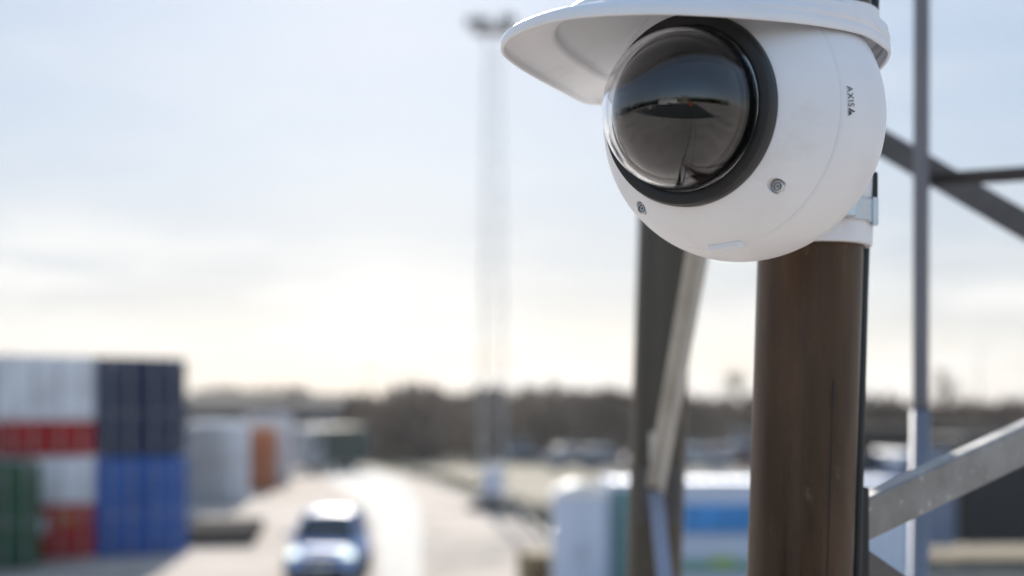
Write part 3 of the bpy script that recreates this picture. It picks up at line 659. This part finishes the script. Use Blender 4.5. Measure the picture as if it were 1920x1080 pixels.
# front cover: spherical shell from the ring to the seam
Dr, Ds = .0610, .033
prof = []
for i in range(25): t = i / 24; D = Dr + (Ds - Dr) * t; prof.append((sph(D), D))
prof += [(sph(Ds) - .0008, Ds - .0003), (sph(Ds) - .006, Ds - .0003)]
for i in range(13): t = i / 12; D = Ds + (Dr - .003 - Ds) * t; prof.append((sph(D, RB - .006), D))
prof += [(.0488, Dr - .004), (.0488, Dr - .0012), (.0497, Dr)]
cover = axobj(lathe(prof, 160, close=True), 'front_cover', m_white)
# screw pockets cut out of the cover
Ainv = QA.to_3x3().transposed()
def pix(px, py):           # point of the housing's sphere seen at a spot of the photograph
    d = Vector(((px - 960) / 2400, 1, (773 - py) / 2400)).normalized(); o = Vector((0, 0, CAMZ)) - C
    b_ = o.dot(d); c_ = o.dot(o) - RB * RB; return o + d * (-b_ - math.sqrt(b_ * b_ - c_))
cut = MB(); screws = []
s1 = Ainv @ pix(1467, 355); s2 = Ainv @ pix(1202, 383)
Dm = (s1.z + s2.z) / 2; a1 = math.atan2(s1.y, s1.x); a2 = math.atan2(s2.y, s2.x)
rs = sph(Dm)
for a_ in (a1, a2):
    p_ = Vector((math.cos(a_) * rs, math.sin(a_) * rs, Dm)); screws.append(p_)
    cut.tube(p_ + Vector((0, 0, .02)), p_ - Vector((0, 0, .0030)), .0045, .0040, n=28)
co = cut.build('cutter', None); co.parent = dome; co.matrix_local = QA.copy()
bo = cover.modifiers.new('b', 'BOOLEAN'); bo.object = co; bo.operation = 'DIFFERENCE'; bo.solver = 'EXACT'
bpy.context.view_layer.update(); dg = bpy.context.evaluated_depsgraph_get()
nm = bpy.data.meshes.new_from_object(cover.evaluated_get(dg)); cover.modifiers.clear(); cover.data = nm; nm.name = 'front_cover'; smoothangle(nm, 35)
bpy.data.objects.remove(co)
m_screw = mat('screw_steel', (.62, .62, .64), .35, .6, var=.1, scale=200)
for p_ in screws:
    mb = lathe([(.0001, -.0008), (.0008, -.0008), (.0008, .0008), (.0013, .0008), (.0016, -.0006), (.0022, -.0006), (.0024, .0012), (.0028, .0012), (.0031, .0004), (.0031, -.0026)], 24)
    me = mb.mesh('screw'); smoothangle(me, 30); o = link('screw', me, m_screw, dome); o.matrix_local = QA @ Matrix.Translation(p_ - Vector((0, 0, .0016)))
# rear housing
prof = [(sph(Ds) - .0007, Ds - .0008)]
for i in range(24): D = Ds - .0013 + (-.047 - Ds) * i / 23; prof.append((sph(D) - .0004, D))
prof += [(.056, -.052), (.046, -.056), (.044, -.075), (.0001, -.075)]
prof = [(.0001, Ds - .0008)] + prof
axobj(lathe(prof, 160), 'rear_housing', m_white)
# small moulded lug on the seam at the bottom
lug = Ainv @ pix(1362, 462); lug = lug.normalized() * RB
me_ = MB().box((0, 0, 0), (.020, .0042, .010)).mesh('lug')
o = link('lug', me_, m_white, dome); rotl = math.atan2(lug.y, lug.x)
o.matrix_local = QA @ Matrix.Translation(Vector((lug.x, lug.y, 0)).normalized() * (sph(Ds) - .0005) + Vector((0, 0, Ds))) @ Matrix.Rotation(rotl + R(90), 4, 'Z')
bv = o.modifiers.new('b', 'BEVEL'); bv.width = .0015; bv.segments = 3
# black ring and clear dome
axobj(lathe([(.0485, .056), (.0503, Dr + .0002), (.0503, .0665), (.0492, .0690), (.0450, .0700), (.0430, .0690), (.0424, .0660), (.0424, .054)], 160, close=True), 'gasket_ring', m_black)
D0 = .0700; rd = .0424
def hemi(r, n_=40, lo=-.10): return [(r * math.cos(lo + (math.pi / 2 - lo) * i / n_) if i < n_ else .00002, D0 + r * math.sin(lo + (math.pi / 2 - lo) * i / n_)) for i in range(n_ + 1)]
outer = hemi(rd); inner = list(reversed(hemi(rd - .0022)))
axobj(lathe(outer + inner, 160, close=True), 'clear_dome', glass('clear_polycarbonate', (.97, .98, 1.), 1.4), ang=80)
m_ball = mat('smoked_inner', (.008, .007, .007), .05, spec=.34, var=.05)
r2 = rd - .0045
ball = axobj(lathe([(r2 * math.cos(-.6 + (math.pi / 2 + .6) * i / 40) if i < 40 else .00002, D0 - .0015 + r2 * math.sin(-.6 + (math.pi / 2 + .6) * i / 40)) for i in range(41)], 128), 'smoked_inner_dome', m_ball, ang=80)

wear(m_white, (.46, .43, .38), 26, (1, 1, .22), .57, .84, .32)
wear(m_white, (.35, .33, .30), 300, (1, 1, 1), .74, .80, .35)
wear(m_yard, (.16, .15, .14), .16, (1, .5, 1), .50, .66, .55)
wear(m_yard, (.22, .20, .18), 1.1, (1, .25, 1), .56, .70, .5)
wear(m_galvn, (.62, .63, .64), 90, (1, 1, 1), .60, .70, .8)
wear(m_galvn, (.10, .095, .09), 18, (1, 1, 1), .55, .75, .6)
# brand lettering on the side of the housing, read from top to bottom
tcu = bpy.data.curves.new('lettering', 'FONT'); tcu.body = 'AXIS'; tcu.size = 1; tcu.resolution_u = 3; tcu.space_character = 1.12
to = bpy.data.objects.new('lettering', tcu); col.objects.link(to); bpy.context.view_layer.update()
dg = bpy.context.evaluated_depsgraph_get(); tme = bpy.data.meshes.new_from_object(to.evaluated_get(dg)); bpy.data.objects.remove(to)
xs = [v_.co.x for v_ in tme.vertices]; ys = [v_.co.y for v_ in tme.vertices]; W_ = max(xs) - min(xs)
bm = bmesh.new(); bm.from_mesh(tme)
def extra(pts):
    vv = [bm.verts.new((max(xs) + .12 + a_, b_, 0)) for a_, b_ in pts]; bm.faces.new(vv)
extra([(0, 0), (.20, 0), (.50, .55), (.40, .78)]); extra([(.28, 0), (.50, 0), (.60, .20), (.52, .36)]); extra([(.58, 0), (.86, 0), (.64, .42), (.55, .28)])
bmesh.ops.subdivide_edges(bm, edges=[e_ for e_ in bm.edges if e_.calc_length() > .25], cuts=3)
bm.to_mesh(tme); bm.free()
pt, pb = pix(1593, 161), pix(1597, 217); L_ = (pb - pt).length; tot = W_ + .12 + .86; sc = L_ / tot
ux = (pb - pt).normalized(); base_ = pt
nrm = ((pt + pb) / 2).normalized(); uy = nrm.cross(ux).normalized()        # letter tops point right
if uy.x < 0: uy = -uy
for v_ in tme.vertices:
    q = base_ + ux * ((v_.co.x - min(xs)) * sc) + uy * ((v_.co.y - .36) * sc * 1.4); v_.co = q.normalized() * (RB + .00012)
link('lettering', tme, mat('lettering_grey', (.05, .05, .06), .5), dome)

# sun visor: rim outline in plan (s to the right/near side, f forward), lofted up into a crown
vz = R(38.9); Fv = Vector((-math.sin(vz), -math.cos(vz), 0)); Sv = Vector((math.cos(vz), -math.sin(vz), 0))
rim = [(.0735, -.026), (.0740, 0), (.0702, .028), (.0610, .058), (.0465, .085), (.033, .103), (.018, .118), (-.006, .134), (-.028, .141), (-.050, .1385), (-.070, .129), (-.086, .112), (-.096, .087), (-.104, .056), (-.111, .022), (-.1165, -.006), (-.113, -.016), (-.104, -.020), (-.088, -.024),
       (-.079, -.036), (-.068, -.055), (-.045, -.074), (-.010, -.084), (.025, -.082), (.054, -.064), (.070, -.043)]
def spline(pts, k=5):
    n = len(pts); o = []
    for i in range(n):
        p0, p1, p2, p3 = (Vector(pts[(i + j) % n]) for j in (-1, 0, 1, 2))
        for j in range(k):
            t = j / k; o.append(.5 * ((2 * p1) + (p2 - p0) * t + (2 * p0 - 5 * p1 + 4 * p2 - p3) * t * t + (3 * p1 - p0 - 3 * p2 + p3) * t ** 3))
    return o
RIM = spline(rim, 6)
# crown outline: hugs the body and the dome
crown = [(.0725, -.026), (.0730, 0), (.0690, .027), (.0585, .055), (.0440, .079), (.029, .095), (.014, .106), (-.004, .115), (-.022, .118), (-.040, .114), (-.056, .103), (-.069, .088), (-.079, .068), (-.087, .045), (-.0935, .018), (-.098, -.004), (-.096, -.012), (-.092, -.017), (-.0835, -.024),
         (-.0770, -.036), (-.066, -.053), (-.043, -.072), (-.010, -.081), (.024, -.079), (.053, -.062), (.0690, -.042)]
CRN = spline(crown, 6); NR = len(RIM); O2 = Vector((-.004, .012))
layers = []
def lay(fn): layers.append([fn(i) for i in range(NR)])
def mix(a, b, t): return a + (b - a) * t
def inset(c, k): return O2 + (c - O2) * k
z0v = .030
def slope(i): return 0
lay(lambda i: (RIM[i], z0v))
lay(lambda i: (inset(RIM[i], .9995), z0v + .0032))
lay(lambda i: (inset(RIM[i], .996), z0v + .0050))
lay(lambda i: (inset(RIM[i], .984), z0v + .0062))
lay(lambda i: (mix(RIM[i], CRN[i], .22), z0v + .0078))
lay(lambda i: (mix(RIM[i], CRN[i], .60), z0v + .0105))
lay(lambda i: (mix(RIM[i], CRN[i], .93), z0v + .0112))
lay(lambda i: (mix(RIM[i], CRN[i], .99), z0v + .0118))
lay(lambda i: (inset(CRN[i], .998), z0v + .0132))
lay(lambda i: (inset(CRN[i], .992), z0v + .0155))
KR_ = dict(zip((.965, .91, .84, .76, .665, .55, .41), (.93, .86, .778, .70, .61, .50, .38)))
for k_, z_ in ((.965, .0180), (.91, .0225), (.84, .0275), (.76, .0325), (.665, .0375), (.55, .0425), (.41, .0465), (.24, .0500), (.05, .0515)):
    layers.append([(inset(CRN[i], k_ + (KR_.get(k_, k_) - k_) * max(0, min(1, CRN[i].x / .05))), z0v + z_) for i in range(NR)])
P = []; F = []
for L in layers:
    for p_, z in L:
        P.append(Fv * p_.y + Sv * p_.x + Vector((0, 0, z + .0065 * max(0, min(1, (p_.x - .02) / .055)) ** 1.5 * max(0, min(1, (.11 - p_.y) / .11)))))
for j in range(len(layers) - 1):
    for i in range(NR): F.append((j * NR + i, j * NR + (i + 1) % NR, (j + 1) * NR + (i + 1) % NR, (j + 1) * NR + i))
F.append(tuple((len(layers) - 1) * NR + i for i in range(NR)))
vo = MB().add(P, F).build('sun_visor', m_white, dome); 
so = vo.modifiers.new('s', 'SOLIDIFY'); so.thickness = .0019; so.offset = -1
bv = vo.modifiers.new('b', 'BEVEL'); bv.width = .0006; bv.segments = 2; bv.limit_method = 'ANGLE'; bv.angle_limit = R(50)
vo.data.shade_smooth()
# rear tab of the visor
# mount: white cradle round the leg, two steel straps
LX = lambda z: lean(NL[0], z + .165) - C.x
LY = NL[1] - C.y
def ring_seg(r0, r1, z0, z1, a0, a1, n_=48):
    mb = MB(); P = []; full = abs(a1 - a0) > 6.2
    for i in range(n_ + (0 if full else 1)):
        a = a0 + (a1 - a0) * i / n_
        for r_, z in ((r0, z0), (r1, z0), (r1, z1), (r0, z1)): P.append((LX(z) + r_ * math.cos(a), LY + r_ * math.sin(a), z))
    m_ = n_ + (0 if full else 1); F = []
    for i in range(n_):
        j = (i + 1) % m_
        for k in range(4): F.append((4 * i + k, 4 * i + (k + 1) % 4, 4 * j + (k + 1) % 4, 4 * j + k))
    if not full: F += [(3, 2, 1, 0), tuple(4 * (m_ - 1) + k for k in range(4))]
    return mb.add(P, F)
ring_seg(.0334, .0385, -.0575, .080, R(-200), R(-15)).build('mount_bracket', m_white, dome, bevel=.001).data.shade_smooth()
ring_seg(.0334, .0385, -.0600, -.0475, R(-215), R(-1)).build('bracket_lip', m_white, dome, bevel=.0012)
ring_seg(.0334, .0385, .078, .088, R(-215), R(-1)).build('bracket_lip', m_white, dome, bevel=.0012)
m_strap = mat('stainless_strap', (.55, .57, .6), .25, .95, var=.08, scale=60)
for z in (-.0395, .0665):
    s_ = ring_seg(.0390, .0401, z - .0065, z + .0065, 0, 2 * math.pi, 72).build('strap', m_strap, dome); smoothangle(s_.data)
    mb = MB().box((LX(z) + .0320, LY - .0200, z), (.013, .004, .0155), Matrix.Rotation(R(62), 3, 'Z')); mb.build('buckle', m_strap, s_, bevel=.001)
    t_ = MB().tube((LX(z) + .0345, LY - .0200, z - .0085), (LX(z) + .0345, LY - .0200, z + .0085), .0028, n=16).build('buckle_screw', m_strap, s_)
for z in (-.0395,):
    MB().box((LX(z) + .0335, LY - .0145, z + .016), (.008, .010, .018)).build('rubber_pad', m_black, dome, bevel=.001)
    MB().box((LX(z) + .010, LY - .0405, z + .002), (.016, .005, .017)).build('clamp_ear', m_strap, dome, bevel=.001)
# black cable running down behind the near leg
mb = MB(); P = []; F = []; nn = 10; N_ = 60
for k in range(N_):
    z = -3.8 + 5.2 * k / (N_ - 1); off = .0008 * math.sin(k * 1.1)
    for i in range(nn): t = 2 * math.pi * i / nn; P.append((lean(NL[0], z) + .0376 + off + .0036 * math.cos(t), NL[1] + .008 + .0036 * math.sin(t), z + CAMZ))
for k in range(N_ - 1):
    for i in range(nn): F.append((k * nn + i, k * nn + (i + 1) % nn, (k + 1) * nn + (i + 1) % nn, (k + 1) * nn + i))
tag(mb.add(P, F).build('cable', mat('cable_black', (.012, .018, .02), .4), smooth=True), 'black cable running down the right side of the brown mast leg', 'cable')

# ================================================================== HAZE
hz = MB().box((0, 0, 0), (880, 880, 30)).build('haze', None, loc=(0, 0, 13.7))
hm = bpy.data.materials.new('haze'); hm.use_nodes = True; ht = hm.node_tree; ht.nodes.clear()
ho = ht.nodes.new('ShaderNodeOutputMaterial'); hv = ht.nodes.new('ShaderNodeVolumePrincipled')
hv.inputs['Color'].default_value = (.95, .96, 1, 1); hv.inputs['Density'].default_value = .0002; hv.inputs['Anisotropy'].default_value = .5
ht.links.new(hv.outputs[0], ho.inputs['Volume']); hz.data.materials.append(hm); hz['kind'] = 'stuff'; hz['label'] = 'thin pale haze over the yard'; hz['category'] = 'haze'
